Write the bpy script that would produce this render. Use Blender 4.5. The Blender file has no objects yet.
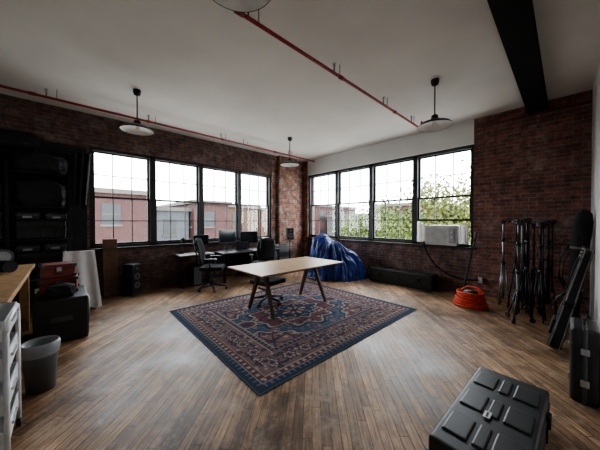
import bpy, bmesh, math, random
import numpy as np
from mathutils import Vector, Matrix, Euler, noise
random.seed(7); rng=np.random.RandomState(5)
scene=bpy.context.scene
R=math.radians

# ------------------------------------------------------------------ materials
def newmat(name):
    m=bpy.data.materials.new(name); m.use_nodes=True
    nt=m.node_tree; b=nt.nodes['Principled BSDF']
    return m,nt,b
def mat(name,col,rough=.6,metal=0,var=.15,scale=8,bump=0.0,bscale=60,spec=.5):
    m,nt,b=newmat(name); N=nt.nodes; L=nt.links
    tc=N.new('ShaderNodeTexCoord'); n=N.new('ShaderNodeTexNoise'); n.inputs['Scale'].default_value=scale; n.inputs['Detail'].default_value=4
    L.new(tc.outputs['Object'],n.inputs['Vector'])
    r=N.new('ShaderNodeValToRGB'); e=r.color_ramp.elements
    e[0].position=.3; e[1].position=.7
    e[0].color=[c*(1-var) for c in col]+[1]; e[1].color=[min(1,c*(1+var)) for c in col]+[1]
    L.new(n.outputs['Fac'],r.inputs['Fac']); L.new(r.outputs['Color'],b.inputs['Base Color'])
    b.inputs['Roughness'].default_value=rough; b.inputs['Metallic'].default_value=metal
    b.inputs['Specular IOR Level'].default_value=spec
    if bump>0:
        n2=N.new('ShaderNodeTexNoise'); n2.inputs['Scale'].default_value=bscale; L.new(tc.outputs['Object'],n2.inputs['Vector'])
        bp=N.new('ShaderNodeBump'); bp.inputs['Strength'].default_value=bump; bp.inputs['Distance'].default_value=.01
        L.new(n2.outputs['Fac'],bp.inputs['Height']); L.new(bp.outputs['Normal'],b.inputs['Normal'])
    return m
def mixc(nt,fac,a,b,mode='MIX'):
    n=nt.nodes.new('ShaderNodeMix'); n.data_type='RGBA'; n.blend_type=mode
    for i,v in ((0,fac),(6,a),(7,b)):
        if isinstance(v,bpy.types.NodeSocket): nt.links.new(v,n.inputs[i])
        else: n.inputs[i].default_value = v if i==0 else (list(v)+[1] if len(v)==3 else v)
    return n.outputs[2]
def brickmat(name,c1,c2,mortar,patch=(.5,.47,.44),patchamt=.35,sc=1.0,p0=.5,p1=.72,pscale=2.2):
    m,nt,b=newmat(name); N=nt.nodes; L=nt.links
    tc=N.new('ShaderNodeTexCoord'); sx=N.new('ShaderNodeSeparateXYZ'); L.new(tc.outputs['Object'],sx.inputs[0])
    ad=N.new('ShaderNodeMath'); ad.operation='ADD'; L.new(sx.outputs[0],ad.inputs[0]); L.new(sx.outputs[1],ad.inputs[1])
    cb=N.new('ShaderNodeCombineXYZ'); L.new(ad.outputs[0],cb.inputs[0]); L.new(sx.outputs[2],cb.inputs[1])
    br=N.new('ShaderNodeTexBrick'); L.new(cb.outputs[0],br.inputs['Vector'])
    br.inputs['Scale'].default_value=1; br.inputs['Brick Width'].default_value=.215*sc; br.inputs['Row Height'].default_value=.072*sc
    br.inputs['Mortar Size'].default_value=.007*sc; br.inputs['Mortar Smooth'].default_value=.3; br.inputs['Bias'].default_value=-.1
    br.inputs['Color1'].default_value=list(c1)+[1]; br.inputs['Color2'].default_value=list(c2)+[1]; br.inputs['Mortar'].default_value=list(mortar)+[1]
    n=N.new('ShaderNodeTexNoise'); n.inputs['Scale'].default_value=pscale; n.inputs['Detail'].default_value=8; n.inputs['Roughness'].default_value=.7; L.new(tc.outputs['Object'],n.inputs['Vector'])
    r=N.new('ShaderNodeValToRGB'); r.color_ramp.elements[0].position=p0; r.color_ramp.elements[1].position=p1
    r.color_ramp.elements[0].color=(0,0,0,1)
    r.color_ramp.elements[1].color=(patchamt,)*3+(1,); L.new(n.outputs['Fac'],r.inputs['Fac'])
    c=mixc(nt,r.outputs['Color'],br.outputs['Color'],patch)
    n3=N.new('ShaderNodeTexNoise'); n3.inputs['Scale'].default_value=9; n3.inputs['Detail'].default_value=7; n3.inputs['Roughness'].default_value=.7; L.new(tc.outputs['Object'],n3.inputs['Vector'])
    r3=N.new('ShaderNodeValToRGB'); r3.color_ramp.elements[0].position=.32; r3.color_ramp.elements[0].color=(.30,.30,.32,1); r3.color_ramp.elements[1].position=.68; r3.color_ramp.elements[1].color=(1.45,1.4,1.35,1)
    L.new(n3.outputs['Fac'],r3.inputs['Fac'])
    c2_=mixc(nt,1.0,c,r3.outputs['Color'],'MULTIPLY')
    L.new(c2_,b.inputs['Base Color']); b.inputs['Roughness'].default_value=.75
    bp=N.new('ShaderNodeBump'); bp.inputs['Strength'].default_value=.8; bp.inputs['Distance'].default_value=.014; bp.invert=True
    L.new(br.outputs['Fac'],bp.inputs['Height']); L.new(bp.outputs['Normal'],b.inputs['Normal'])
    return m
FLOOR_ANG=46
def floormat():
    m,nt,b=newmat('old_plank_floor'); N=nt.nodes; L=nt.links
    ROW=.068; LEN=1.15
    tc=N.new('ShaderNodeTexCoord'); mp=N.new('ShaderNodeMapping'); mp.inputs['Rotation'].default_value=(0,0,R(FLOOR_ANG))
    L.new(tc.outputs['Object'],mp.inputs['Vector'])
    sx=N.new('ShaderNodeSeparateXYZ'); L.new(mp.outputs[0],sx.inputs[0])
    def mth(op,a,bv=None):
        q=N.new('ShaderNodeMath'); q.operation=op
        if isinstance(a,bpy.types.NodeSocket): L.new(a,q.inputs[0])
        else: q.inputs[0].default_value=a
        if bv is not None:
            if isinstance(bv,bpy.types.NodeSocket): L.new(bv,q.inputs[1])
            else: q.inputs[1].default_value=bv
        return q.outputs[0]
    row=mth('FLOOR',mth('DIVIDE',sx.outputs[1],ROW))
    wn=N.new('ShaderNodeTexWhiteNoise'); wn.noise_dimensions='1D'; L.new(row,wn.inputs['W'])
    nx=mth('ADD',sx.outputs[0],mth('MULTIPLY',wn.outputs['Value'],LEN*3))
    cb=N.new('ShaderNodeCombineXYZ'); L.new(nx,cb.inputs[0]); L.new(sx.outputs[1],cb.inputs[1])
    br=N.new('ShaderNodeTexBrick'); L.new(cb.outputs[0],br.inputs['Vector'])
    br.inputs['Scale'].default_value=1; br.inputs['Brick Width'].default_value=LEN; br.inputs['Row Height'].default_value=ROW
    br.inputs['Mortar Size'].default_value=.0028; br.inputs['Mortar Smooth'].default_value=.2; br.inputs['Bias'].default_value=0
    br.offset=0.0; br.offset_frequency=2
    br.inputs['Color1'].default_value=(.50,.32,.185,1); br.inputs['Color2'].default_value=(.23,.14,.082,1); br.inputs['Mortar'].default_value=(.018,.012,.009,1)
    mp2=N.new('ShaderNodeMapping'); mp2.inputs['Scale'].default_value=(1.2,14,1); L.new(mp.outputs[0],mp2.inputs['Vector'])
    g=N.new('ShaderNodeTexNoise'); g.inputs['Scale'].default_value=3; g.inputs['Detail'].default_value=8; g.inputs['Roughness'].default_value=.72; L.new(mp2.outputs[0],g.inputs['Vector'])
    rg=N.new('ShaderNodeValToRGB'); rg.color_ramp.elements[0].position=.34; rg.color_ramp.elements[0].color=(.36,.33,.31,1); rg.color_ramp.elements[1].position=.66; rg.color_ramp.elements[1].color=(1.38,1.36,1.33,1)
    L.new(g.outputs['Fac'],rg.inputs['Fac'])
    c=mixc(nt,1.0,br.outputs['Color'],rg.outputs['Color'],'MULTIPLY')
    w=N.new('ShaderNodeTexNoise'); w.inputs['Scale'].default_value=.9; w.inputs['Detail'].default_value=10; w.inputs['Roughness'].default_value=.72; L.new(mp.outputs[0],w.inputs['Vector'])
    rw=N.new('ShaderNodeValToRGB'); rw.color_ramp.elements[0].position=.40; rw.color_ramp.elements[0].color=(.40,.36,.33,1); rw.color_ramp.elements[1].position=.60; rw.color_ramp.elements[1].color=(1.2,1.2,1.2,1)
    L.new(w.outputs['Fac'],rw.inputs['Fac'])
    c=mixc(nt,1.0,c,rw.outputs['Color'],'MULTIPLY')
    s=N.new('ShaderNodeTexNoise'); s.inputs['Scale'].default_value=4.5; s.inputs['Detail'].default_value=10; s.inputs['Roughness'].default_value=.8; L.new(tc.outputs['Object'],s.inputs['Vector'])
    rs=N.new('ShaderNodeValToRGB'); rs.color_ramp.elements[0].position=.50; rs.color_ramp.elements[0].color=(0,0,0,1); rs.color_ramp.elements[1].position=.70; rs.color_ramp.elements[1].color=(.62,.62,.62,1)
    L.new(s.outputs['Fac'],rs.inputs['Fac'])
    c=mixc(nt,rs.outputs['Color'],c,(.46,.37,.28))
    # dark stains
    s2=N.new('ShaderNodeTexNoise'); s2.inputs['Scale'].default_value=2.6; s2.inputs['Detail'].default_value=9; s2.inputs['Roughness'].default_value=.75; L.new(mp.outputs[0],s2.inputs['Vector'])
    rs2=N.new('ShaderNodeValToRGB'); rs2.color_ramp.elements[0].position=.30; rs2.color_ramp.elements[0].color=(.35,.33,.31,1); rs2.color_ramp.elements[1].position=.44; rs2.color_ramp.elements[1].color=(1,1,1,1)
    L.new(s2.outputs['Fac'],rs2.inputs['Fac'])
    c=mixc(nt,1.0,c,rs2.outputs['Color'],'MULTIPLY')
    L.new(c,b.inputs['Base Color'])
    rr=N.new('ShaderNodeMapRange'); rr.inputs[1].default_value=.35; rr.inputs[2].default_value=.65; rr.inputs[3].default_value=.30; rr.inputs[4].default_value=.62; L.new(w.outputs['Fac'],rr.inputs[0]); L.new(rr.outputs[0],b.inputs['Roughness'])
    b.inputs['Specular IOR Level'].default_value=.38
    bp=N.new('ShaderNodeBump'); bp.inputs['Strength'].default_value=.5; bp.inputs['Distance'].default_value=.004; bp.invert=True
    L.new(br.outputs['Fac'],bp.inputs['Height'])
    bp2=N.new('ShaderNodeBump'); bp2.inputs['Strength'].default_value=.25; bp2.inputs['Distance'].default_value=.004; L.new(g.outputs['Fac'],bp2.inputs['Height'])
    L.new(bp.outputs['Normal'],bp2.inputs['Normal']); L.new(bp2.outputs['Normal'],b.inputs['Normal'])
    return m
def glassmat():
    m,nt,b=newmat('window_glass'); N=nt.nodes; L=nt.links
    N.remove(b); t=N.new('ShaderNodeBsdfTransparent'); t.inputs[0].default_value=(.97,.98,.98,1)
    g=N.new('ShaderNodeBsdfGlossy'); g.inputs['Roughness'].default_value=.02
    mx=N.new('ShaderNodeMixShader'); mx.inputs[0].default_value=.03; L.new(t.outputs[0],mx.inputs[1]); L.new(g.outputs[0],mx.inputs[2])
    L.new(mx.outputs[0],N['Material Output'].inputs['Surface']); return m

M_floor=floormat()
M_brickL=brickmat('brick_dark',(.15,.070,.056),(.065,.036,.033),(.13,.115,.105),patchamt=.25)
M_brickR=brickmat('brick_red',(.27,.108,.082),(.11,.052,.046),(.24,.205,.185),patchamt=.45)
M_brickP=brickmat('brick_pier',(.31,.13,.075),(.13,.062,.046),(.22,.19,.165),patchamt=.5,p0=.5,p1=.68,pscale=3.5)
M_ceil=mat('ceiling_paint',(.74,.71,.665),.85,var=.05,scale=1.5,bump=.15,bscale=20)
M_white=mat('white_wall_paint',(.72,.72,.70),.7,var=.03,scale=2)
M_blk=mat('black_plastic',(.014,.014,.015),.42,var=.3)
M_blkm=mat('black_metal',(.014,.014,.015),.35,metal=.3,var=.3)
M_blkc=mat('black_cloth',(.014,.014,.016),.9,var=.4,bump=.4,bscale=90)
M_beam=mat('beam_black_paint',(.007,.007,.007),.7,var=.4,bump=.2,spec=.2)
M_frame=mat('window_frame_dark',(.012,.011,.011),.5,var=.3)
M_munt=mat('muntin_grey',(.06,.06,.06),.5)
M_red=mat('red_pipe_paint',(.28,.025,.028),.5,var=.3)
M_steel=mat('brushed_steel',(.45,.45,.46),.35,metal=.9)
M_dsteel=mat('dark_steel',(.10,.10,.105),.35,metal=.8)
M_ply=mat('table_top_wood',(.37,.24,.13),.42,var=.12,scale=5,spec=.35)
M_wal=mat('walnut_leg',(.075,.035,.02),.45,var=.3,scale=20)
M_bench=mat('bench_pine',(.40,.24,.11),.5,var=.25,scale=12)
M_plank=mat('brown_board',(.13,.065,.035),.6,var=.3)
M_redc=mat('maroon_vinyl',(.17,.03,.025),.5,var=.3)
M_card=mat('white_board',(.50,.48,.46),.6,var=.05)
M_cloth=mat('white_cotton',(.60,.59,.58),.9,var=.05,bump=.3,bscale=120)
M_blue=mat('blue_tarp',(.014,.038,.18),.38,var=.35,scale=6,bump=.4,bscale=25)
M_orange=mat('orange_red_hose',(.60,.055,.02),.45,var=.2)
M_grey=mat('grey_plastic',(.10,.105,.11),.5)
M_lgrey=mat('label_grey',(.30,.31,.32),.5)
M_bag=mat('bin_liner',(.22,.24,.26),.35,bump=.5,bscale=25)
M_ac=mat('ac_casing',(.55,.54,.50),.5)
M_wcart=mat('white_enamel',(.70,.71,.72),.35)
M_lampw=mat('lamp_white_enamel',(.80,.79,.76),.4)
M_bulb=mat('bulb_glass',(.85,.84,.8),.2)
M_screen=mat('screen_glass',(.01,.012,.015),.12)
M_desk=mat('desk_laminate',(.08,.075,.07),.4)
M_cable=mat('cable_rubber',(.004,.004,.004),.7,spec=.1)
M_glass=glassmat()
M_label=mat('label_white',(.6,.6,.6),.5)
M_foam=mat('tan_case_trim',(.14,.13,.12),.6)

# ------------------------------------------------------------------ builder
class B:
    def __init__(s,name,loc=(0,0,0),rz=0,rx=0,ry=0):
        s.name=name; s.loc=loc; s.rot=(rx,ry,rz); s.bm=bmesh.new(); s.mats=[]
    def mi(s,m):
        if m not in s.mats: s.mats.append(m)
        return s.mats.index(m)
    def _fin(s,old,m,smooth):
        i=s.mi(m)
        for f in s.bm.faces:
            if f not in old: f.material_index=i; f.smooth=smooth
    def box(s,c,d,m,rot=(0,0,0),bevel=0,seg=2):
        old=set(s.bm.faces)
        M=Matrix.Translation(c)@Euler([R(a) for a in rot]).to_matrix().to_4x4()@Matrix.Diagonal((d[0],d[1],d[2],1))
        r=bmesh.ops.create_cube(s.bm,size=1,matrix=M)
        if bevel>0:
            ed=list({e for v in r['verts'] for e in v.link_edges})
            bmesh.ops.bevel(s.bm,geom=ed,offset=bevel,segments=seg,affect='EDGES',profile=.6)
        s._fin(old,m,False); return s
    def bb(s,lo,hi,m,bevel=0):
        return s.box([(a+b)/2 for a,b in zip(lo,hi)],[abs(b-a) for a,b in zip(lo,hi)],m,bevel=bevel)
    def tube(s,p,q,r,m,r2=None,seg=12):
        old=set(s.bm.faces); p=Vector(p); q=Vector(q); v=q-p
        if v.length<1e-5: return s
        M=Matrix.Translation((p+q)/2)@v.to_track_quat('Z','Y').to_matrix().to_4x4()
        bmesh.ops.create_cone(s.bm,cap_ends=True,segments=seg,radius1=r,radius2=r if r2 is None else r2,depth=v.length,matrix=M)
        s._fin(old,m,True)
        for f in s.bm.faces:
            if f not in old and len(f.verts)>4: f.smooth=False
        return s
    def ball(s,c,r,m,sc=(1,1,1),seg=14):
        old=set(s.bm.faces)
        bmesh.ops.create_uvsphere(s.bm,u_segments=seg,v_segments=max(6,seg//2+1),radius=r,matrix=Matrix.Translation(c)@Matrix.Diagonal((sc[0],sc[1],sc[2],1)))
        s._fin(old,m,True); return s
    def path(s,pts,r,m,seg=8,cyc=False):
        pts=[Vector(p) for p in pts]; n=len(pts); rings=[]; i=s.mi(m); up=Vector((0,0,1))
        for k in range(n):
            a=pts[(k-1)%n] if (cyc or k>0) else pts[k]; b=pts[(k+1)%n] if (cyc or k<n-1) else pts[k]
            t=(b-a).normalized()
            u=t.cross(up)
            if u.length<.05: u=t.cross(Vector((1,0,0)))
            u.normalize(); w=t.cross(u)
            rings.append([s.bm.verts.new(pts[k]+r*(math.cos(2*math.pi*j/seg)*u+math.sin(2*math.pi*j/seg)*w)) for j in range(seg)])
        for k in range(n if cyc else n-1):
            A=rings[k];C=rings[(k+1)%n]
            for j in range(seg):
                f=s.bm.faces.new((A[j],A[(j+1)%seg],C[(j+1)%seg],C[j])); f.material_index=i; f.smooth=True
        if not cyc:
            for rg in (rings[0],rings[-1]):
                f=s.bm.faces.new(rg); f.material_index=i
        return s
    def lathe(s,prof,c,m,seg=28,sc=(1,1)):
        i=s.mi(m); rings=[]
        for (r,z) in prof:
            rings.append([s.bm.verts.new((c[0]+sc[0]*r*math.cos(2*math.pi*j/seg),c[1]+sc[1]*r*math.sin(2*math.pi*j/seg),c[2]+z)) for j in range(seg)])
        for A,C in zip(rings,rings[1:]):
            for j in range(seg):
                f=s.bm.faces.new((A[j],A[(j+1)%seg],C[(j+1)%seg],C[j])); f.material_index=i; f.smooth=True
        return s
    def panel(s,c,w,h,t,curve,m,tilt=0,n=8,rnd=.25):
        i=s.mi(m); fr=[];bk=[]
        for a in range(n+1):
            row=[];row2=[]
            v=a/n
            for b_ in range(n+1):
                u=b_/n*2-1
                ww=w*(1-rnd*abs(2*v-1)**4)
                x=u*ww/2; z=v*h; y=curve*(u*u)+tilt*z+.03*math.sin(v*3.1)
                row.append(s.bm.verts.new((c[0]+x,c[1]+y,c[2]+z))); row2.append(s.bm.verts.new((c[0]+x,c[1]+y-t,c[2]+z)))
            fr.append(row);bk.append(row2)
        def q(*v):
            f=s.bm.faces.new(v); f.material_index=i; f.smooth=True
        for a in range(n):
            for b_ in range(n):
                q(fr[a][b_],fr[a][b_+1],fr[a+1][b_+1],fr[a+1][b_]); q(bk[a][b_],bk[a+1][b_],bk[a+1][b_+1],bk[a][b_+1])
            q(fr[a][0],fr[a+1][0],bk[a+1][0],bk[a][0]); q(fr[a][n],bk[a][n],bk[a+1][n],fr[a+1][n])
            q(fr[0][a],bk[0][a],bk[0][a+1],fr[0][a+1]); q(fr[n][a],fr[n][a+1],bk[n][a+1],bk[n][a])
        return s
    def sheet(s,fn,nu,nv,m):
        i=s.mi(m); G=[[s.bm.verts.new(fn(b_/nu,a/nv)) for b_ in range(nu+1)] for a in range(nv+1)]
        for a in range(nv):
            for b_ in range(nu):
                f=s.bm.faces.new((G[a][b_],G[a][b_+1],G[a+1][b_+1],G[a+1][b_])); f.material_index=i; f.smooth=True
        return s
    def done(s):
        bmesh.ops.recalc_face_normals(s.bm,faces=s.bm.faces)
        me=bpy.data.meshes.new(s.name); s.bm.to_mesh(me); s.bm.free()
        for m in s.mats: me.materials.append(m)
        o=bpy.data.objects.new(s.name,me); scene.collection.objects.link(o)
        o.location=s.loc; o.rotation_euler=s.rot
        return o

# ------------------------------------------------------------------ room
XL,XR,YB,YF,ZC=-6.41,.27,6.17,-2.5,3.62
B('floor').bb((XL-.35,YF-.2,-.12),(XR+.2,YB+.35,0),M_floor).done()
B('ceiling').bb((XL-.35,YF-.2,ZC),(XR+.2,YB+.35,ZC+.2),M_ceil).done()
WL0,WL1,ZL0,ZL1=.35,4.80,.97,3.0
WB0,WB1,ZB0,ZB1=-6.18,-1.32,.97,3.12
w=B('wall_left')
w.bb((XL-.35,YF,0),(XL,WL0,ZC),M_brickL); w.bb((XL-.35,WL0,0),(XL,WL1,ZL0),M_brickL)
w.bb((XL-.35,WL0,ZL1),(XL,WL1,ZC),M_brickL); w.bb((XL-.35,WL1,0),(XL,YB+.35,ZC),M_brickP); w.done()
w=B('wall_back')
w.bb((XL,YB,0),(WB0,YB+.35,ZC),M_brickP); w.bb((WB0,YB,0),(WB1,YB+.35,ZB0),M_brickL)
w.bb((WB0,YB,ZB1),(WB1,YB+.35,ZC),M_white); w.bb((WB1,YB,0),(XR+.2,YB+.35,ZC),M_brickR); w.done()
B('wall_right').bb((XR,YF,0),(XR+.2,YB,ZC),M_white).done()
B('wall_front').bb((XL-.35,YF-.2,0),(XR+.2,YF,ZC),M_white).done()
B('wall_pilaster').bb((XL,5.0,0),(XL+.14,5.75,ZC),M_brickP).done()
B('ceiling_beam').bb((-.50,YF,3.47),(-.24,YB,3.495),M_beam).bb((-.385,YF,3.49),(-.355,YB,ZC),M_beam).bb((-.50,YF,ZC-.03),(-.24,YB,ZC),M_beam).done()
B('trim_1').bb((XL-.3,WL0-.05,ZL0-.04),(XL+.06,WL1+.05,ZL0),M_frame).done()
B('trim_2').bb((WB0,YB-.06,ZB0-.04),(WB1+.05,YB+.3,ZB0),M_frame).done()

def window(name,axis,a,b,z0,z1,plane,acopen=False):
    o=B(name)
    def bx(u0,u1,v0,v1,d0,d1,m):
        if axis=='y': o.bb((plane-d1,u0,v0),(plane-d0,u1,v1),m)
        else: o.bb((u0,plane+d0,v0),(u1,plane+d1,v1),m)
    fw=.055
    bx(a,a+fw,z0,z1,.06,.22,M_frame); bx(b-fw,b,z0,z1,.06,.22,M_frame)
    bx(a,b,z1-.06,z1,.06,.22,M_frame); bx(a,b,z0,z0+.05,.06,.22,M_frame)
    zm=(z0+z1)/2+.02
    for (s0,s1,d) in ((zm-.02,z1-.05,.16),(z0+.05,zm+.02,.11)):
        if acopen and s0<zm-.5: s0+=.5; 
        A=a+fw; Bq=b-fw; t=.036
        bx(A,A+t,s0,s1,d,d+.04,M_frame); bx(Bq-t,Bq,s0,s1,d,d+.04,M_frame)
        bx(A,Bq,s0,s0+t+.008,d,d+.04,M_frame); bx(A,Bq,s1-t,s1,d,d+.04,M_frame)
        for k in (1,2):
            u=A+(Bq-A)*k/3; bx(u-.009,u+.009,s0,s1,d+.01,d+.03,M_munt)
        if not (acopen and d==.11):
            v=(s0+s1)/2; bx(A,Bq,v-.009,v+.009,d+.01,d+.03,M_munt)
        bx(A+.01,Bq-.01,s0+.01,s1-.01,d+.018,d+.022,M_glass)
    return o.done()
ys=np.linspace(WL0,WL1,5); 
for k in range(4): window('window_%d'%(k+1),'y',ys[k],ys[k+1],ZL0,ZL1,XL)
xs=np.linspace(WB0,WB1,5)
for k in range(4): window('window_%d'%(k+5),'x',xs[k],xs[k+1],ZB0,ZB1,YB,acopen=(k==3))

def portal(n,loc,rot,sx,sy):
    l=bpy.data.lights.new(n,'AREA'); l.shape='RECTANGLE'; l.size=sx; l.size_y=sy; l.cycles.is_portal=True
    o=bpy.data.objects.new(n,l); o.location=loc; o.rotation_euler=rot; scene.collection.objects.link(o)
portal('sky_portal_left',(XL-.3,(WL0+WL1)/2,(ZL0+ZL1)/2),(R(90),0,R(-90)),WL1-WL0,ZL1-ZL0)
portal('sky_portal_back',((WB0+WB1)/2,YB+.3,(ZB0+ZB1)/2),(R(-90),0,0),WB1-WB0,ZB1-ZB0)

# ------------------------------------------------------------------ pipes
def pipe(name,x,y0,y1,z,r,ticks):
    o=B(name)
    o.tube((x,y0,z),(x,y1,z),r,M_red)
    y=y0+.6
    while y<y1:
        o.tube((x,y-.04,z),(x,y+.04,z),r*1.35,M_red); y+=1.55
    for t in ticks:
        o.tube((x,t,z),(x,t,z+.12),.008,M_dsteel); o.ball((x,t,z+.09),.02,M_steel)
        o.tube((x,t+.12,z),(x,t+.12,ZC),.005,M_dsteel)
        o.box((x,t,z+.125),(.05,.05,.004),M_steel)
    return o
pipe('sprinkler_pipe',-5.6,YF,5.9,3.46,.020,[-.2,1.2,2.7,3.3,4.8]).done()
pipe('sprinkler_pipe',-2.11,YF,5.5,3.46,.020,[.2,1.3,2.6,3.9,5.0]).tube((-2.11,5.5,3.46),(-2.11,5.5,ZC),.02,M_red).done()
B('wall_conduit').tube((WB1+.02,6.12,3.42),(XR-.01,6.12,3.42),.022,mat('rust_pipe',(.12,.04,.03),.6)).box((-1.0,6.14,3.42),(.04,.06,.07),M_dsteel).box((-.1,6.14,3.42),(.04,.06,.07),M_dsteel).done()

# ------------------------------------------------------------------ lamps
def lamp(x,y,z):
    o=B('pendant_lamp',(x,y,z)); H=ZC-z
    prof=[(.235,0),(.232,.012),(.20,.045),(.13,.075),(.06,.095),(.05,.13),(.045,.16),(.02,.175),(0.001,.178)]
    o.lathe(prof,(0,0,0),M_blkm,seg=36)
    o.lathe([(.232,.002),(.196,.038),(.12,.066),(.04,.085),(.001,.087)],(0,0,0),M_lampw,seg=36)
    o.tube((0,0,.045),(0,0,.085),.022,M_lampw); o.ball((0,0,.025),.034,M_bulb)
    o.tube((0,0,.17),(0,0,H-.03),.009,M_blkm)
    o.lathe([(.012,H-.09),(.045,H-.075),(.055,H-.03),(.055,H)],(0,0,0),M_blkm,seg=20)
    o.done()
lamp(-4.75,.86,2.97); lamp(-1.36,4.04,2.93); lamp(-4.77,4.13,2.93); lamp(-1.36,.755,2.945)

# ------------------------------------------------------------------ rug
def rug():
    W,H=2.75,3.17; nx,ny=340,396
    x=np.linspace(-W/2,W/2,nx); y=np.linspace(-H/2,H/2,ny); X,Y=np.meshgrid(x,y)
    navy=np.array((.014,.024,.052)); teal=np.array((.026,.066,.115)); red=np.array((.13,.038,.038)); cream=np.array((.34,.30,.26)); rose=np.array((.21,.115,.105)); slate=np.array((.08,.13,.18))
    C=np.zeros((ny,nx,3)); C[:]=teal
    ax=np.abs(X); ay=np.abs(Y)
    def put(mask,col): C[mask]=col
    def vnoise(seed,cells):
        rs=np.random.RandomState(seed); p=rs.rand(cells,2)*np.array([W/2,H/2]); d1=np.full(X.shape,9.);d2=np.full(X.shape,9.); 
        for (px,py) in p:
            d=np.hypot(ax-px,ay-py); d2=np.minimum(d2,np.maximum(d,d1)); d1=np.minimum(d1,d)
        return d1,d2
    d1,d2=vnoise(3,90)
    put((d2-d1)<.012,slate); put(d1<.040,red); put(d1<.024,cream); put(d1<.012,navy)
    e1,e2=vnoise(11,140); put((e1<.018),rose)
    ix,iy=W/2-.58,H/2-.58
    sp=((ix-ax).clip(0)/.50)**1.3+((iy-ay).clip(0)/.58)**1.3+.08*np.cos(14*np.arctan2(iy-ay+1e-6,ix-ax+1e-6))
    s=(sp<1.0); put(s,rose); put(s&((d2-d1)<.02),navy); put(s&(d1<.03),cream); put(s&(e1<.03),red); put(s&(e1<.015),navy); put((sp>.95)&(sp<1.03),cream); put((sp>1.03)&(sp<1.1),navy)
    th=np.arctan2(Y,X*1.25); r=np.sqrt((X/.52)**2+(Y/.74)**2)/(1+.10*np.cos(12*th)+.08*np.cos(4*th))
    put(r<1.14,navy); put(r<1.05,cream); put(r<1.0,red); m=r<1; put(m&(e1<.035),navy); put(m&(d1<.035),rose); put(m&(d1<.018),cream)
    put(r<.62,cream); put(r<.58,navy); m=r<.58; put(m&(e1<.030),slate); put(m&(d1<.02),cream); put(r<.28,red); put((r<.28)&(np.cos(8*th)>.3),cream); put(r<.1,navy)
    rp=np.sqrt((X/.12)**2+((ay-.92)/.15)**2); put(rp<1.1,cream); put(rp<.92,red); put(rp<.5,navy)
    e=np.minimum(W/2-ax,H/2-ay); t=np.where((W/2-ax)<(H/2-ay),Y,X)
    put(e<.58,cream); put(e<.568,navy); put((e<.568)&(np.mod(t,.07)<.03)&(e>.525),rose); put(e<.51,cream)
    put(e<.495,navy)
    m=(e<.49)&(e>.19); em=(e-.34)/.15
    put(m,rose*.9)
    vine=np.abs(em-.55*np.sin(13*t)); put(m&(vine<.13),navy)
    put(m&(e1<.022),cream*.9); put(m&(d1<.035),navy); put(m&(d1<.018),red)
    fl=np.sqrt((np.mod(t+.12,.2417)-.12)**2+(e-.34)**2); tf=np.arctan2(e-.34,np.mod(t+.12,.2417)-.12); fl=fl/(1+.22*np.cos(6*tf)); put(m&(fl<.085),navy); put(m&(fl<.062),cream); put(m&(fl<.044),red); put(m&(fl<.02),navy)
    put((e<.19),cream); put((e<.178),red*.8); put((e<.178)&(np.mod(t,.085)<.035)&(e>.125)&(e<.165),cream); put(e<.112,cream); put(e<.10,navy); put((e<.10)&(e>.05)&(np.cos(90*t)>.45),slate); put(e<.04,navy)
    put(e<.012,slate*.8)
    C*= (1+.3*(rng.rand(ny,nx,1)-.5))
    avg=np.array((.095,.095,.11)); C=C*.78+avg*.22
    co=np.stack([X,Y,.009+0*X],-1).reshape(-1,3)
    idx=np.arange(nx*ny).reshape(ny,nx)
    F=np.stack([idx[:-1,:-1],idx[:-1,1:],idx[1:,1:],idx[1:,:-1]],-1).reshape(-1,4)
    me=bpy.data.meshes.new('rug'); me.from_pydata(co.tolist(),[],F.tolist())
    ca=me.color_attributes.new('Col','FLOAT_COLOR','POINT'); ca.data.foreach_set('color',np.concatenate([C.reshape(-1,3),np.ones((nx*ny,1))],1).astype(np.float32).ravel())
    m_,nt,b=newmat('rug_wool'); at=nt.nodes.new('ShaderNodeAttribute'); at.attribute_name='Col'; nt.links.new(at.outputs['Color'],b.inputs['Base Color']); b.inputs['Roughness'].default_value=.95; b.inputs['Specular IOR Level'].default_value=.15
    n=nt.nodes.new('ShaderNodeTexNoise'); n.inputs['Scale'].default_value=250; tc=nt.nodes.new('ShaderNodeTexCoord'); nt.links.new(tc.outputs['Object'],n.inputs['Vector'])
    bp=nt.nodes.new('ShaderNodeBump'); bp.inputs['Strength'].default_value=.4; bp.inputs['Distance'].default_value=.003; nt.links.new(n.outputs['Fac'],bp.inputs['Height']); nt.links.new(bp.outputs['Normal'],b.inputs['Normal'])
    me.materials.append(m_)
    o=bpy.data.objects.new('oriental_rug',me); scene.collection.objects.link(o); o.location=(-3.138,2.815,.0005); o.rotation_euler=(0,0,R(-1.1))
    s=o.modifiers.new('s','SOLIDIFY'); s.thickness=.008; s.offset=-1
rug()
ZR=.0115
# ------------------------------------------------------------------ table
o=B('trestle_table',(-3.37,2.89,ZR))
o.box((0,0,.728),(1.0,1.84,.022),M_ply,bevel=.003); 
o.box((0,0,.714),(.995,1.835,.008),M_blk)
for sy in (-1,1):
    yy=sy*.56
    for sx in (-1,1):
        a=Vector((sx*.34,yy+sy*.04,.013)); b=Vector((sx*.07,yy,.71)); v=b-a
        M=Matrix.Translation((a+b)/2)@v.to_track_quat('Z','Y').to_matrix().to_4x4()
        old=set(o.bm.faces); bmesh.ops.create_cone(o.bm,cap_ends=True,segments=4,radius1=.027,radius2=.042,depth=v.length,matrix=M@Matrix.Rotation(R(45),4,'Z')); o._fin(old,M_wal,False)
    o.box((0,yy,.69),(.62,.06,.04),M_wal)
    o.box((0,yy,.40),(.22,.025,.035),M_wal)
o.done()

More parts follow.
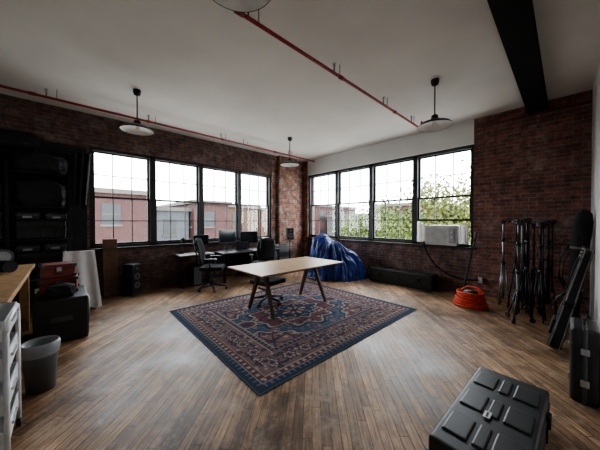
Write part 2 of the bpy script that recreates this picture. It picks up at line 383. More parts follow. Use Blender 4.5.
# ------------------------------------------------------------------ office chairs
def chair(name,x,y,rz,backh=.55,z0=0,seatz=.47,arms=True):
    o=B(name,(x,y,z0),rz=R(rz))
    for k in range(5):
        a=2*math.pi*k/5+.3; c,s_=math.cos(a),math.sin(a)
        o.tube((0,0,.115),(.30*c,.30*s_,.075),.028,M_blk,r2=.018,seg=10)
        px,py=.30*c,.30*s_
        o.tube((px,py,.09),(px,py,.04),.009,M_dsteel)
        tx,ty=-s_*.022,c*.022
        for q in (-1,1): o.tube((px+tx*q*.4,py+ty*q*.4,.028),(px+tx*q*1.2,py+ty*q*1.2,.028),.028,M_blk,seg=16)
    o.tube((0,0,.08),(0,0,.26),.034,M_blk); o.tube((0,0,.26),(0,0,seatz-.06),.018,M_dsteel)
    o.box((0,0,seatz-.055),(.20,.26,.035),M_blk,bevel=.01)
    o.box((0,.01,seatz),(.49,.48,.08),M_blkc,bevel=.035,seg=4)
    o.box((0,-.22,seatz+.06),(.07,.03,.26),M_blk,rot=(12,0,0)); o.box((0,-.16,seatz-.05),(.07,.16,.025),M_blk)
    o.panel((0,-.25,seatz+.10),.46,backh,.028,.05,M_blkc,tilt=-.16)
    for sx in (-1,1):
        o.tube((sx*.19,-.255-.16*.02,seatz+.12),(sx*.17,-.26-.16*backh,seatz+.08+backh),.012,M_blk)
    if arms:
        for sx in (-1,1):
            o.path([(sx*.2,0,seatz-.04),(sx*.28,0,seatz-.03),(sx*.29,0,seatz+.05),(sx*.29,0,seatz+.20)],.016,M_blk)
            o.box((sx*.29,.02,seatz+.215),(.075,.26,.03),M_blk,bevel=.012)
    o.done()
chair('office_chair',-3.78,2.72,-80,backh=.22,z0=ZR,seatz=.40,arms=False)
chair('office_chair',-5.38,2.38,-35,backh=.54,seatz=.49)
chair('office_chair',-5.22,3.62,75,backh=.52)

# ------------------------------------------------------------------ desk + monitors
o=B('office_desk',(-6.0,3.65,0))
o.box((0,0,.725),(.72,1.75,.03),M_desk,bevel=.004)
for sy in (-1,1):
    for sx in (-1,1): o.box((sx*.32,sy*.83,.355),(.045,.045,.71),M_blkm)
    o.box((0,sy*.83,.68),(.62,.035,.05),M_blkm); 
o.box((-.32,0,.45),(.02,1.62,.4),M_blkm); o.box((.1,.6,.4),(.45,.40,.56),M_blk,bevel=.01)
for k in range(3): o.box((.33,.6,.22+.18*k),(.012,.36,.16),M_grey)
o.done()
def monitor(x,y,z,rz,w=.54,h=.32,up=0):
    o=B('computer_monitor',(x,y,z),rz=R(rz))
    o.box((0,0,.30+up),(w,.03,h),M_blk,bevel=.006); o.box((0,.0165,.305+up),(w-.03,.002,h-.04),M_screen)
    o.box((0,-.04,.17+up/2),(.05,.03,.30+up),M_blk); o.box((0,-.02,.008),(.24,.18,.016),M_blk,bevel=.005); o.done()
monitor(-6.08,3.10,.742,-80,.52,.36,.08); monitor(-6.08,3.75,.742,-100,.52,.34,.03)
o=B('laptop_computer',(-5.8,3.45,.742),rz=R(-90)); o.box((0,0,.01),(.34,.24,.018),M_dsteel,bevel=.004); o.box((0,-.14,.12),(.34,.012,.23),M_blk,rot=(-15,0,0)); o.box((0,.0,.0205),(.29,.12,.003),M_blk); o.done()
def speaker(x,y,z,rz,h=.30):
    o=B('studio_speaker',(x,y,z),rz=R(rz)); o.box((0,0,h/2),(.2,.22,h),M_blk,bevel=.012)
    o.tube((0,.105,h*.36),(0,.114,h*.36),.07,M_grey,seg=24); o.tube((0,.112,h*.36),(0,.116,h*.36),.03,M_blk,seg=20); o.tube((0,.105,h*.77),(0,.114,h*.77),.03,M_grey,seg=20); o.done()
speaker(-6.0,4.28,.744,-110)
o=B('speaker_stand',(-5.75,4.98,0)); o.box((0,0,.01),(.3,.3,.02),M_blk,bevel=.004); o.tube((0,0,.02),(0,0,.96),.025,M_blkm); o.box((0,0,.965),(.22,.24,.015),M_blk); o.done()
speaker(-5.75,4.98,.975,-120,.34)
o=B('side_desk',(-6.1,2.25,0))
o.box((0,0,.735),(.52,.78,.025),mat('desk_white_top',(.34,.33,.32),.35),bevel=.004)
for sy in (-1,1):
    o.box((0,sy*.32,.36),(.07,.05,.72),M_blkm); o.box((0,sy*.32,.02),(.46,.06,.03),M_blkm,bevel=.006)
o.box((0,0,.69),(.05,.6,.04),M_blkm); o.done()
monitor(-6.17,2.44,.7485,-85,.40,.27)
o=B('desk_lamp',(-6.2,1.97,.749)); o.lathe([(.001,0),(.07,0),(.07,.015),(.01,.02)],(0,0,0),M_blk,seg=20); o.path([(0,0,.015),(.0,.0,.22),(.06,.02,.38)],.008,M_blk); o.lathe([(.02,.06),(.03,.05),(.06,0),(.055,.0),(.02,.045)],(.09,.03,.33),M_blkm,seg=18); o.done()
o=B('computer_tower',(-6.1,2.25,0)); o.box((0,0,.24),(.42,.19,.44),M_blk,bevel=.01); o.box((.212,0,.24),(.006,.17,.40),M_grey); o.box((.216,0,.4),(.004,.1,.02),M_dsteel)
for sx in (-1,1): o.box((sx*.16,0,.01),(.05,.17,.02),M_blk)
o.done()
B('desk_printer',(-6.12,4.88,0)).box((0,0,.3),(.42,.44,.6),M_blk,bevel=.02).box((0,0,.70),(.38,.38,.20),M_grey,bevel=.03).box((.12,0,.805),(.14,.28,.02),M_blk,bevel=.004).box((.215,0,.32),(.01,.36,.22),M_grey).done()
# ------------------------------------------------------------------ blue tarp-covered pile
def tarp():
    nt_,nr=260,110; vs=[];fs=[]
    def hgt(x,y):
        s=0
        for (cx,cy,sx,sy,hh) in ((-.40,.05,.34,.36,1.10),(-.10,.0,.36,.38,.93),(.26,.03,.40,.36,.70),(.52,-.03,.30,.30,.42)):
            q=((x-cx)/sx)**2+((y-cy)/sy)**2
            s+=(hh/(1+q**2.0*.5))**6
        return s**(1/6)
    def crease(p): return 1-abs(noise.noise(p))*2
    for i in range(nr+1):
        t=i/nr
        for j in range(nt_):
            a=2*math.pi*j/nt_
            ca,sa=math.cos(a),math.sin(a)
            rb=1/math.sqrt((ca/.82)**2+(sa/.48)**2)
            fold=.07*math.sin(5*a+1.2)+.05*math.sin(11*a+1)+.04*math.sin(19*a)
            r=rb*t*(1+fold*t)
            x=r*ca-.06*(1-t); y=r*sa
            z=hgt(x,y)*(1-t**8)
            dr=.030*math.sin(14*a+4*noise.noise((x*2,y*2,z*1.5)))+.018*math.sin(29*a+5*noise.noise((x*3,y*3,z)))
            cr=.060*crease((x*2.6+3,y*2.6,z*1.6))+.030*crease((x*6,y*6+2,z*3.5))+.012*crease((x*13,y*13,z*9))
            d=(dr*min(1,t*1.8)+cr-.05)*(1 if t<.97 else .4)
            x+=ca*d*(.3+.7*t); y+=sa*d*(.3+.7*t); z+=d*(1-t*.8)
            if i==nr: z=.004
            vs.append((x,y,max(z,.004)))
    for i in range(nr):
        for j in range(nt_):
            fs.append((i*nt_+j,i*nt_+(j+1)%nt_,(i+1)*nt_+(j+1)%nt_,(i+1)*nt_+j))
    me=bpy.data.meshes.new('t'); me.from_pydata(vs,[],fs); me.materials.append(M_blue)
    for p in me.polygons: p.use_smooth=True
    o=bpy.data.objects.new('blue_tarp_cover',me); scene.collection.objects.link(o); o.location=(-4.27,5.32,0); o.rotation_euler=(0,0,R(42))
tarp()
def hardcase(name,loc,dim,rz=0,ribs=3,label=True,rx=0,ry=0):
    o=B(name,loc,rz=R(rz),rx=R(rx),ry=R(ry)); w,l,h=dim
    o.box((0,0,h*.31),(w,l,h*.60),M_blk,bevel=.022,seg=3); o.box((0,0,h*.805),(w,l,h*.37),M_blk,bevel=.022,seg=3)
    o.box((0,0,h*.615),(w+.012,l+.012,.03),M_blk,bevel=.008)
    for k in range(ribs):
        yy=(k-(ribs-1)/2)*l/(ribs+.3)
        for q in (-1,1): o.box((q*w*.27,yy,h*.985),(w*.30,l/(ribs+.3)*.62,.022),M_blk,bevel=.009)
        o.box((0,yy,h*.985),(w*.14,l/(ribs+.3)*.62,.022),M_blk,bevel=.009)
        for sx in (-1,1): o.box((sx*w/2,yy,h*.3),(.02,.035,h*.5),M_blk,bevel=.006)
    for sx in (-1,1):
        for yy in (-l*.3,l*.3):
            o.box((sx*(w/2+.01),yy,h*.61),(.028,.07,.085),M_blkm,bevel=.007)
    for sy in (-1,1):
        o.box((0,sy*(l/2+.006),h*.5),(.16,.012,.07),M_blk,bevel=.004)
        o.path([(-.07,sy*(l/2),h*.46),(-.065,sy*(l/2+.035),h*.44),(.065,sy*(l/2+.035),h*.44),(.07,sy*(l/2),h*.46)],.011,M_blk)
    o.path([(-w/2,-.09,h*.48),(-w/2-.04,-.08,h*.46),(-w/2-.04,.08,h*.46),(-w/2,.09,h*.48)],.012,M_blk)
    if label:
        o.box((-w*.05,-l*.10,h+.008),(.035,.07,.003),M_label); o.box((-w*.05,-l*.10,h+.010),(.010,.05,.002),M_blk)
    return o.done()
hardcase('equipment_road_case',(-.305,2.04,0),(.43,1.06,.275),rz=-2)
hardcase('long_equipment_case',(-2.7,5.88,0),(.38,1.5,.34),rz=90,label=False,ribs=4)
# ------------------------------------------------------------------ AC
o=B('window_air_conditioner',(-1.92,6.22,.975))
o.box((0,.12,.23),(.66,.56,.44),M_ac,bevel=.015)
for k in range(13): o.box((-.08,-.165,.06+.026*k),(.42,.012,.008),M_lgrey)
o.box((.24,-.165,.23),(.12,.012,.34),M_lgrey,bevel=.004); o.tube((.24,-.17,.3),(.24,-.19,.3),.022,M_ac); o.tube((.24,-.17,.2),(.24,-.19,.2),.022,M_ac)
for sx in (-1,1):
    for k in range(5): o.box((sx*(.35+.035*k),.02,.24),(.028,.02,.46),M_ac)
o.done()
o=B('electrical_cable'); cp=[]
for k in range(25):
    t=k/24; cp.append((-2.24+1.05*t**1.5,6.03-.10*math.sin(t*3.14),1.05-.78*math.sin(t*1.75)**1.0+.05*t))
o.path(cp,.014,M_cable); o.box((-1.18,6.12,.32),(.07,.05,.11),M_card,bevel=.004); o.done()
# ------------------------------------------------------------------ red hose coil + leaning pole
o=B('coiled_red_hose',(-1.17,5.28,0))
for k in range(7):
    rr=.25-.012*(k%3)-.01*k; cx=.012*math.sin(k*2.1); cy=.012*math.cos(k*1.7)
    o.path([(cx+rr*math.cos(a),cy+rr*math.sin(a),.03+.036*k+.006*math.sin(3*a+k)) for a in np.linspace(0,2*math.pi,28,endpoint=False)],.019,M_orange,cyc=True)
o.path([(.2,0,.25),(.1,.1,.31),(-.05,.08,.32),(-.12,-.02,.28),(-.2,-.05,.1)],.02,M_orange)
o.lathe([(.0,0),(.12,0),(.12,.25),(.09,.28),(.001,.285)],(0,0,.001),M_blk); o.done()
o=B('leaning_pole',(0,0,0)); o.path([(-1.38,5.68,.02),(-1.36,5.77,.35),(-1.3,5.9,.8),(-1.26,6.02,1.15)],.018,M_blk); o.path([(-1.26,6.02,1.15),(-1.25,6.07,1.28)],.026,M_grey)
o.box((-1.385,5.67,.03),(.18,.09,.05),M_blk,bevel=.015); o.done()
# ------------------------------------------------------------------ stands
def stand(x,y,h,m,leg=.16,rz=0,head=True,wheels=False,arm=False):
    o=B('light_stand',(x,y,0),rz=R(rz))
    o.tube((0,0,.12),(0,0,h*.5),.021,m); o.tube((0,0,h*.5),(0,0,h*.78),.017,m); o.tube((0,0,h*.78),(0,0,h),.013,m)
    for zz in (h*.5,h*.78): o.tube((0,0,zz-.03),(0,0,zz+.03),.028,M_blk); o.tube((0,0,zz),(.055,0,zz),.010,M_blk)
    zh=.75 if not wheels else .45
    o.tube((0,0,zh-.03),(0,0,zh+.03),.03,M_blk)
    for k in range(3):
        a=2*math.pi*k/3; c,s_=math.cos(a),math.sin(a)
        o.tube((.025*c,.025*s_,zh),(leg*c,leg*s_,.035 if wheels else .012),.012,m)
        o.tube((.01*c,.01*s_,.16),(leg*.7*c,leg*.7*s_,.26),.007,m)
        if wheels: o.tube((leg*c-s_*.014,leg*s_+c*.014,.036),(leg*c+s_*.014,leg*s_-c*.014,.036),.036,M_blk,seg=18)
        else: o.ball((leg*c,leg*s_,.016),.016,M_blk)
    if head:
        o.box((0,0,h),(.055,.055,.07),M_blk,bevel=.01); o.tube((-.07,0,h+.01),(.07,0,h+.01),.014,M_dsteel); o.ball((.08,0,h+.01),.026,M_blk)
    if arm:
        o.tube((.045,0,h),(.05,0,.35),.011,m); o.tube((.045,0,h-.04),(.045,0,h+.04),.03,M_blk); o.tube((.05,0,.33),(.05,0,.40),.022,M_blk)
    o.done()
stand(-.78,5.80,1.50,M_steel,leg=.09)
stand(-.49,4.98,1.50,M_dsteel,leg=.17,rz=20,wheels=True,arm=True)
stand(-.42,5.30,1.52,M_blkm,leg=.12,rz=70,arm=True)
stand(-.58,5.62,1.50,M_blkm,leg=.12,rz=40,arm=True)
stand(-.20,5.90,1.50,M_blkm,leg=.11,rz=10,arm=True)
stand(-.36,5.58,1.47,M_blkm,leg=.10,rz=100,arm=True)
stand(-.50,5.88,1.53,M_blkm,leg=.10,rz=25,arm=True)
stand(-.26,5.20,1.46,M_blkm,leg=.10,rz=55,arm=True)
# ------------------------------------------------------------------ guitars / bags on the right wall
def gigcase(name,loc,rz,ry,L=1.1,m=M_blkc,trim=M_foam,T=.12):
    o=B(name,loc,rz=R(rz),ry=R(ry)); n=44
    def hw(v):
        if v<.46: 
            u=v/.46; w_=.19*math.sqrt(max(0.02,1-((u-.40)/.62)**2)); return w_-.035*math.exp(-((u-.66)/.16)**2)
        u=(v-.46)/.54; return .062+.075*math.exp(-u*7)+.02*math.exp(-((u-.85)/.12)**2)
    prof=[(hw(k/n)*(1 if 0<k<n else .75),k/n*L) for k in range(n+1)]
    i=o.mi(m)
    def outl(s_): return [(a*s_,z if 0<z<L else (L*.006 if z==0 else L)*1) for a,z in prof]+[(-a*s_,z) for a,z in reversed(prof)]
    layers=[]
    for (xo,s_) in ((-T/2,.80),(-T*.36,.97),(T*.36,.97),(T/2,.80)):
        tp=lambda z: 1-.35*(z/L)
        layers.append([o.bm.verts.new((xo*tp(z),a,z)) for a,z in outl(s_)])
    N_=len(layers[0])
    for V in (layers[0],layers[-1]):
        for k in range(n):
            f=o.bm.faces.new((V[k],V[k+1],V[N_-2-k],V[N_-1-k])); f.material_index=i; f.smooth=True
    for A,C in zip(layers,layers[1:]):
        for k in range(N_):
            f=o.bm.faces.new((A[k],A[(k+1)%N_],C[(k+1)%N_],C[k])); f.material_index=i; f.smooth=True
    ol=outl(.98)
    for sg in (-1,1): o.path([(sg*T*.36*(1-.35*z/L),a,z) for a,z in ol],.006,trim,cyc=True,seg=6)
    o.path([(-T/2,.02,L*.30),(-T/2-.05,.02,L*.36),(-T/2-.05,.02,L*.48),(-T/2+.01,.02,L*.54)],.012,M_blk)
    o.box((-T/2-.008,0,L*.2),(.03,.2,.18),m,bevel=.012)
    return o.done()
gigcase('guitar_gig_bag',(-.09,4.25,.03),0,13,1.18)
def tripodbag(x,y,L,r,ry,rz=0):
    o=B('tripod_bag',(x,y,.01),rz=R(rz),ry=R(ry))
    o.lathe([(.001,0),(r*.7,.005),(r*.82,.03),(r*.86,L*.35),(r*.95,L*.62),(r*1.1,L*.80),(r*1.12,L*.90),(r*.9,L*.97),(r*.45,L),(.001,L)],(0,0,0),M_blkc,seg=24,sc=(.75,1))
    o.path([(-r*.8,0,L*.30),(-r*1.4,.02,L*.40),(-r*1.5,.02,L*.58),(-r*.85,0,L*.70)],.012,M_blk)
    for zz in (.33,.68): o.lathe([(r*.90+.006,L*zz-.02),(r*.98+.008,L*zz),(r*.90+.006,L*zz+.02)],(0,0,0),M_foam,seg=24,sc=(.78,1.02))
    o.box((0,0,L+.005),(.05,.12,.02),M_blk,bevel=.006); o.done()
tripodbag(.055,5.30,1.66,.12,4); tripodbag(.06,5.62,1.50,.10,4.5)
o=B('acoustic_guitar',(-.09,4.80,.015),rz=0,ry=R(14))
o.lathe([(.001,-.045),(.19,-.045),(.2,-.03),(.2,.03),(.19,.045),(.001,.045)],(0,0,0),M_wal,seg=30)
bmesh.ops.transform(o.bm,matrix=Matrix.Translation((0,0,.21))@Matrix.Rotation(R(90),4,'Y'),verts=o.bm.verts[:])
o.lathe([(.001,-.04),(.14,-.04),(.15,-.03),(.15,.03),(.14,.04),(.001,.04)],(9,0,0),M_wal,seg=30)
vv=[v for v in o.bm.verts if v.co.x>5]; bmesh.ops.transform(o.bm,matrix=Matrix.Translation((0,0,.44))@Matrix.Rotation(R(90),4,'Y')@Matrix.Translation((-9,0,0)),verts=vv)
o.box((-.05,0,.78),(.025,.055,.52),M_blk,bevel=.005); o.box((-.045,0,1.12),(.02,.08,.16),M_wal,bevel=.006); o.box((-.052,0,.2),(.012,.14,.03),M_blk)
for k in range(3):
    for sy in (-1,1): o.ball((-.045,sy*.055,1.08+.045*k),.011,M_steel)
o.done()
o=B('hard_instrument_case',(.115,3.27,0)); o.box((0,0,.31),(.17,.38,.62),M_blk,bevel=.04,seg=4); o.box((0,0,.31),(.03,.392,.632),M_dsteel,bevel=.01)
for zz in (.18,.44): o.box((0,-.202,zz),(.05,.02,.05),M_steel,bevel=.004); o.box((-.089,-.1,zz),(.012,.05,.05),M_steel,bevel=.003)
o.path([(0,-.05,.63),(0,-.06,.67),(0,.06,.67),(0,.05,.63)],.01,M_blk); o.done()

# ------------------------------------------------------------------ left side : rack
o=B('storage_rack',(0,0,0))
for px in (-6.33,-5.86):
    for py in (-1.35,-.65,.06): o.bb((px-.02,py-.02,0),(px+.02,py+.02,2.45),M_blkm)
for z in (.15,.72,1.22,1.75,2.3): o.bb((-6.36,-1.38,z-.02),(-5.83,.09,z),M_blkm)
o.done()
o=B('black_wall_panel').bb((-6.405,-1.5,.1),(-6.385,.31,2.95),M_blkc)
for zz in (.12,2.93): o.bb((-6.405,-1.5,zz-.02),(-6.38,.31,zz+.02),M_blkm)
o.done()
def softbag(name,c,d,m=M_blkc,seed=0,rz=0):
    o=B(name,c,rz=R(rz)); old=set(o.bm.faces)
    bmesh.ops.create_icosphere(o.bm,subdivisions=4,radius=1)
    rs=np.random.RandomState(seed); ph=rs.rand(6)*6
    for v in o.bm.verts:
        x,y,z=v.co; p=[math.copysign(abs(q)**.5,q) for q in (x,y,z)]
        k=1+.07*math.sin(5*x+ph[0])+.06*math.sin(7*y+ph[1]+3*z)+.04*math.sin(13*z+ph[2]+4*x)+.02*math.sin(21*y+9*x+ph[3])
        v.co=(p[0]*d[0]/2*min(k,1.02),p[1]*d[1]/2*min(k,1.02),max(-.99,p[2]*k*.93)*d[2]/2+d[2]/2)
        if p[2]<-.75: v.co.z=0
    o._fin(old,m,True)
    o.path([(0,-d[1]*.2,d[2]*.90),(0,-d[1]*.12,d[2]*1.02),(0,d[1]*.12,d[2]*1.02),(0,d[1]*.2,d[2]*.90)],.012,M_blk)
    o.box((d[0]*.46,0,d[2]*.4),(.03,d[1]*.5,d[2]*.4),m,bevel=.01)
    return o.done()
softbag('duffel_bag',(-6.08,-1.0,2.303),(.44,.62,.36),seed=1)
softbag('duffel_bag',(-6.08,-.30,2.303),(.46,.66,.34),seed=2)
softbag('duffel_bag',(-6.10,-.66,2.70),(.42,.74,.26),seed=6)
softbag('duffel_bag',(-6.09,-.30,1.753),(.42,.64,.46),seed=3)
softbag('duffel_bag',(-6.09,-1.0,1.753),(.42,.60,.46),seed=4)
o=B('black_backdrop_cloth',(0,0,0))
o.sheet(lambda u,v:(-6.24+.035*math.sin(u*16+v*2),.12+u*(.25-.05*v),2.80-.95*v-.06*math.sin(u*3.14)*v),24,12,M_blkc)
o.tube((-6.41,.12,2.8),(-6.20,.12,2.8),.012,M_blkm); o.tube((-6.41,.34,2.8),(-6.20,.34,2.8),.012,M_blkm); o.tube((-6.24,.10,2.8),(-6.24,.39,2.8),.014,M_blkm); o.done()
hardcase('equipment_case',(-6.10,-.28,1.222),(.40,.58,.30),label=False)
hardcase('equipment_case',(-6.10,-1.0,1.222),(.40,.58,.44),label=False)
hardcase('equipment_case',(-6.10,-.28,.722),(.40,.58,.28),label=False)
hardcase('equipment_case',(-6.10,-1.0,.722),(.40,.58,.42),label=False)
def camcase(x,y,z,w,l,h,rz):
    o=B('camera_case',(x,y,z),rz=R(rz)); o.box((0,0,h/2),(w,l,h),M_blk,bevel=.012); o.box((0,0,h*.6),(w+.006,l+.006,.012),M_grey); o.box((w/2+.003,0,h*.35),(.004,l*.4,h*.25),M_lgrey)
    for q in (-1,1): o.box((w/2+.006,q*l*.32,h*.6),(.012,.03,.04),M_dsteel)
    o.path([(0,-.05,h),(0,-.05,h+.02),(0,.05,h+.02),(0,.05,h)],.006,M_blk); o.done()
camcase(-6.04,-.44,1.536,.3,.26,.13,0); camcase(-6.06,-.12,1.536,.3,.26,.12,5); camcase(-6.04,-.43,1.016,.3,.26,.12,-4); camcase(-6.06,-.12,1.016,.28,.26,.13,0)
def stagelight(x,y,z,rz):
    o=B('video_light',(x,y,z),rz=R(rz)); o.box((0,0,.012),(.12,.12,.02),M_blk,bevel=.005)
    o.path([(0,-.11,.16),(0,-.11,.03),(0,.11,.03),(0,.11,.16)],.009,M_dsteel); o.tube((-.1,0,.15),(.1,0,.15),.085,M_blk,seg=24); o.tube((.1,0,.15),(.13,0,.15),.085,M_dsteel,r2=.10,seg=24); o.tube((.125,0,.15),(.132,0,.15),.07,M_lgrey,seg=24); o.done()
for k,yy in enumerate((-.3,-1.0)):
    o=B('storage_bin',(-6.10,yy,.152)); o.box((0,0,.2),(.40,.54,.38),M_blk,bevel=.02); o.box((0,0,.4),(.42,.58,.03),M_grey,bevel=.008); o.box((.205,0,.22),(.01,.14,.08),M_label); o.done()
o=B('wooden_board',(-6.26,.66,0),ry=R(-5)); o.box((0,0,.58),(.03,.24,1.15),M_plank,bevel=.004); o.box((.02,0,.2),(.012,.24,.05),M_wal); o.box((.02,0,.95),(.012,.24,.05),M_wal); o.done()
o=B('tower_speaker',(-6.16,1.0,0),rz=R(-55)); o.box((0,0,.03),(.26,.28,.03),M_blk,bevel=.006)
for sx in (-1,1):
    for sy in (-1,1): o.tube((sx*.1,sy*.11,0),(sx*.1,sy*.11,.03),.015,M_dsteel)
o.box((0,0,.34),(.23,.25,.60),M_blk,bevel=.03,seg=4); o.box((0,.127,.34),(.19,.008,.54),M_blkc,bevel=.003)
for zz,rr in ((.20,.07),(.38,.07),(.54,.03)): o.tube((0,.128,zz),(0,.136,zz),rr,M_grey,seg=24); o.tube((0,.134,zz),(0,.138,zz),rr*.4,M_blk,seg=20)
o.done()
# ------------------------------------------------------------------ workbench
o=B('workbench',(0,0,0))
o.bb((-5.2,-1.05,.86),(-2.85,-.32,.905),M_bench,bevel=.004)
for px in (-5.12,-2.92):
    for py in (-1.0,-.42): o.bb((px-.045,py-.045,0),(px+.045,py+.045,.86),M_bench)
o.bb((-5.12,-.42,.74),(-2.92,-.38,.86),M_bench); o.bb((-5.12,-1.02,.18),(-2.92,-.45,.21),M_bench)
o.bb((-5.12,-1.0,.74),(-5.08,-.42,.86),M_bench); o.done()
o=B('tool_roll',(-4.55,-.58,.908),rz=R(35)); o.tube((-.2,0,.075),(.2,0,.075),.068,M_blkc,seg=24); o.tube((-.1,0,.075),(-.08,0,.075),.072,M_grey,seg=24); o.tube((.08,0,.075),(.1,0,.075),.072,M_grey,seg=24); o.done()
B('tool_box',(-3.95,-.75,.906)).box((0,0,.12),(.4,.22,.22),M_blk,bevel=.015).box((0,0,.235),(.42,.24,.03),M_grey,bevel=.006).path([(-.08,0,.25),(-.07,0,.29),(.07,0,.29),(.08,0,.25)],.01,M_blk).done()
stagelight(-4.98,-.62,.906,20)
o=B('black_speaker_cabinet',(-4.62,-.04,0))
o.box((0,0,.28),(.74,.5,.54),M_blk,bevel=.02,seg=3); 
o.box((0,.252,.28),(.66,.008,.46),M_blkc)
o.lathe([(.20,0),(.19,.02),(.165,.015),(.06,-.02),(.001,-.01)],(0,9,0),M_grey,seg=36)
vv=[v for v in o.bm.verts if v.co.y>5]; bmesh.ops.transform(o.bm,matrix=Matrix.Translation((0,.258,.28))@Matrix.Rotation(R(-90),4,'X')@Matrix.Translation((0,-9,0)),verts=vv)
o.box((.372,0,.3),(.008,.2,.06),M_dsteel)
o.done()
def redbox(x,y,z,w,l,h,rz):
    o=B('red_equipment_box',(x,y,z),rz=R(rz)); o.box((0,0,h/2),(w,l,h),M_redc,bevel=.008); o.box((0,0,h*.66),(w+.008,l+.008,.012),M_blk)
    for sx in (-1,1):
        for sy in (-1,1):
            for zz in (.02,h-.02): o.box((sx*w/2*.985,sy*l/2*.985,zz),(.04,.04,.04),M_dsteel,bevel=.006)
    o.box((w/2+.006,0,h*.62),(.012,.05,.05),M_steel); o.path([(w/2,-.05,h*.3),(w/2+.03,-.05,h*.3),(w/2+.03,.05,h*.3),(w/2,.05,h*.3)],.007,M_blk); o.done()
redbox(-4.78,-.06,.553,.34,.36,.20,-4); redbox(-4.80,-.08,.760,.30,.32,.17,6); 
softbag('camera_bag',(-4.44,-.05,.553),(.24,.28,.15),seed=12)
# white cloth draped over a leaning board
o=B('cloth_covered_board',(-5.50,.17,.004))
o.box((-.08,0,.50),(.03,.40,1.0),M_wal,rot=(0,-9,0))
o.sheet(lambda u,v:(-.135+.02*math.sin(u*14+1)*(.3+.7*v)+.20*v**1.05,-.20+.40*u+(u-.35)*.12*v,1.005-.93*v-.03*math.sin(u*9)*v),30,22,M_cloth)
o.sheet(lambda u,v:(-.135-.06*v,-.20+.40*u,1.005+.01*math.sin(v*3.14)-.12*v*v),12,6,M_cloth); o.done()
# waste bin
o=B('waste_bin',(-3.22,-.17,0)); o.lathe([(.001,0),(.095,0),(.118,.38),(.125,.40),(.118,.40),(.09,.05),(.001,.04)],(0,0,0),M_grey,seg=30)
o.lathe([(.120,.32),(.129,.36),(.132,.41),(.120,.43),(.10,.38),(.08,.30),(.04,.33),(.001,.36)],(0,0,0),M_bag,seg=30); o.done()
o=B('white_drawer_cart',(-2.5,-.51,0))
for sx in (-1,1):
    for sy in (-1,1):
        o.tube((sx*.25,sy*.25,.06),(sx*.25,sy*.25,.85),.013,M_wcart); o.tube((sx*.25,sy*.25-.012,.03),(sx*.25,sy*.25+.012,.03),.03,M_blk,seg=18)
for zz in (.14,.36,.58,.80):
    o.box((0,0,zz),(.48,.48,.008),M_wcart); 
    for sy in (-1,1): o.box((0,sy*.245,zz+.06),(.48,.008,.12),M_wcart,bevel=.002)
    for sx in (-1,1): o.box((sx*.245,0,zz+.06),(.008,.48,.12),M_wcart,bevel=.002)
    o.box((0,.255,zz+.075),(.16,.012,.02),M_steel)
for sy in (-1,1): o.path([(-.25,sy*.25,.85),(-.22,sy*.25,.90),(.22,sy*.25,.90),(.25,sy*.25,.85)],.013,M_wcart)
o.done()

# ------------------------------------------------------------------ exterior
M_xb=brickmat('ext_brick_red',(.048,.0085,.006),(.034,.006,.005),(.03,.022,.018),patchamt=.03)
M_xt=brickmat('ext_brick_tan',(.075,.032,.012),(.058,.024,.010),(.05,.036,.025),patchamt=.03)
M_xg=mat('ext_grey_render',(.045,.05,.055),.8); M_xw=mat('ext_window',(.008,.010,.012),.5); M_xs=mat('ext_stone',(.065,.056,.048),.8); M_roof=mat('ext_roof',(.035,.035,.04),.9)
B('street_ground').bb((-120,-60,-5.2),(60,120,-5),mat('concrete_paving',(.45,.44,.42),.9)).done()
def bld(x0,x1,y0,y1,z,m,fl=3.2,wn=2.6):
    o=B('city_building'); o.bb((x0,y0,-5),(x1,y1,z),m); o.bb((x0-.3,y0-.3,z),(x1+.3,y1+.3,z+.35),M_xs); o.bb((x0+.2,y0+.2,z+.35),(x1-.2,y1-.2,z+.4),M_roof)
    zz=z-2.4
    while zz>-4.5:
        y=y0+1.0
        while y<y1-1.4:
            o.bb((x1-.02,y,zz),(x1+.04,y+1.2,zz+1.6),M_xw); o.bb((x1,y-.1,zz-.15),(x1+.1,y+1.3,zz),M_xs); o.bb((x1,y,zz+.76),(x1+.06,y+1.2,zz+.84),M_xs); y+=wn
        x=x0+1.0
        while x<x1-1.4:
            o.bb((x,y0-.04,zz),(x+1.2,y0+.02,zz+1.6),M_xw); o.bb((x-.1,y0-.1,zz-.15),(x+1.3,y0,zz),M_xs); o.bb((x,y0-.06,zz+.76),(x+1.2,y0,zz+.84),M_xs); x+=wn
        zz-=fl
    o.done()
bld(-36,-24,-12,5.2,3.7,M_xb); bld(-40,-27,6,9.4,2.6,M_xg); bld(-42,-26,9.6,13.4,3.4,M_xb); bld(-44,-30,15,20,3.4,M_xt); bld(-44,-30,20.5,26,3.2,M_xt)
bld(-52,-40,27,40,3.9,M_xg)
bld(-38,-30,32,44,4.2,M_xb); bld(-29,-20,34,44,2.4,M_xg); bld(-19,-11,32,42,3.6,M_xb); bld(-10,-2,34,44,2.6,M_xt)
B('elevated_sign').bb((-19,27,-5),(-18.7,27.3,1),M_blkm).bb((-22,27,.2),(-16,27.2,2.2),M_xs).done()
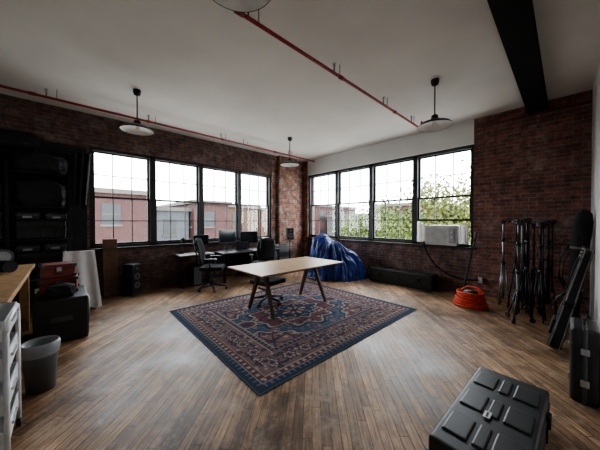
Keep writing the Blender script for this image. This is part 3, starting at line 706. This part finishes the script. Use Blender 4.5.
def tree(x,y,h,r,n,seed,col):
    rs=np.random.RandomState(seed); o=B('street_tree',(x,y,-5)); bark=mat('bark',(.02,.015,.012),.9); 
    o.tube((0,0,0),(0,0,h*.55),.22,bark,r2=.14)
    cl=[]
    for k in range(11):
        a=rs.rand()*6.28; rr=r*(.3+.55*rs.rand()); c=(rr*math.cos(a),rr*math.sin(a),h*(.50+.45*rs.rand())); cl.append(c)
        o.tube((0,0,h*(.35+.02*k)),c,.07,bark,r2=.015,seg=6)
    m=mat('leaves_%d'%seed,col,.7,var=.4,scale=1); i=o.mi(m)
    for _ in range(n):
        c=cl[rs.randint(11)]; d=rs.normal(size=3)*r*.28; p=Vector((c[0]+d[0],c[1]+d[1],c[2]+d[2]*.8)); s_=.05+.07*rs.rand()
        e=Euler(rs.rand(3)*6.28).to_matrix(); q=[p+e@Vector(v)*s_ for v in ((-1,-.5,0),(0,-.9,.2),(1,.0,0),(0,.7,.15))]
        f=o.bm.faces.new([o.bm.verts.new(v) for v in q]); f.material_index=i
    o.done()
tree(-9.5,15,7.4,2.0,6500,1,(.050,.070,.008)); tree(-6.0,14,8.0,2.1,7500,2,(.050,.070,.008)); tree(-3.2,14.5,8.6,2.3,8000,3,(.068,.080,.008)); tree(-12.5,20,7.0,1.8,3000,5,(.04,.055,.01))

# ------------------------------------------------------------------ world
wd=bpy.data.worlds.new('overcast_sky'); scene.world=wd; wd.use_nodes=True; nt=wd.node_tree; bg=nt.nodes['Background']
tc=nt.nodes.new('ShaderNodeTexCoord'); mp=nt.nodes.new('ShaderNodeMapping'); mp.inputs['Scale'].default_value=(1,1,2.5); nt.links.new(tc.outputs['Generated'],mp.inputs[0])
n=nt.nodes.new('ShaderNodeTexNoise'); n.inputs['Scale'].default_value=2.6; n.inputs['Detail'].default_value=6; nt.links.new(mp.outputs[0],n.inputs['Vector'])
r=nt.nodes.new('ShaderNodeValToRGB'); r.color_ramp.elements[0].position=.35; r.color_ramp.elements[0].color=(.55,.62,.70,1); r.color_ramp.elements[1].position=.65; r.color_ramp.elements[1].color=(1,1,1,1)
nt.links.new(n.outputs['Fac'],r.inputs['Fac']); nt.links.new(r.outputs['Color'],bg.inputs['Color']); bg.inputs['Strength'].default_value=3.0
scene.view_settings.exposure=2.5
try: scene.view_settings.look='AgX - Medium High Contrast'
except Exception as ex: print(ex)

# ------------------------------------------------------------------ camera
cd=bpy.data.cameras.new('camera'); cam=bpy.data.objects.new('camera',cd); scene.collection.objects.link(cam); scene.camera=cam
cd.sensor_width=36; cd.lens=15.0; cd.clip_start=.02; cd.clip_end=500
cam.location=(0,0,1.5); cam.rotation_euler=(R(89.3),0,R(46.8))
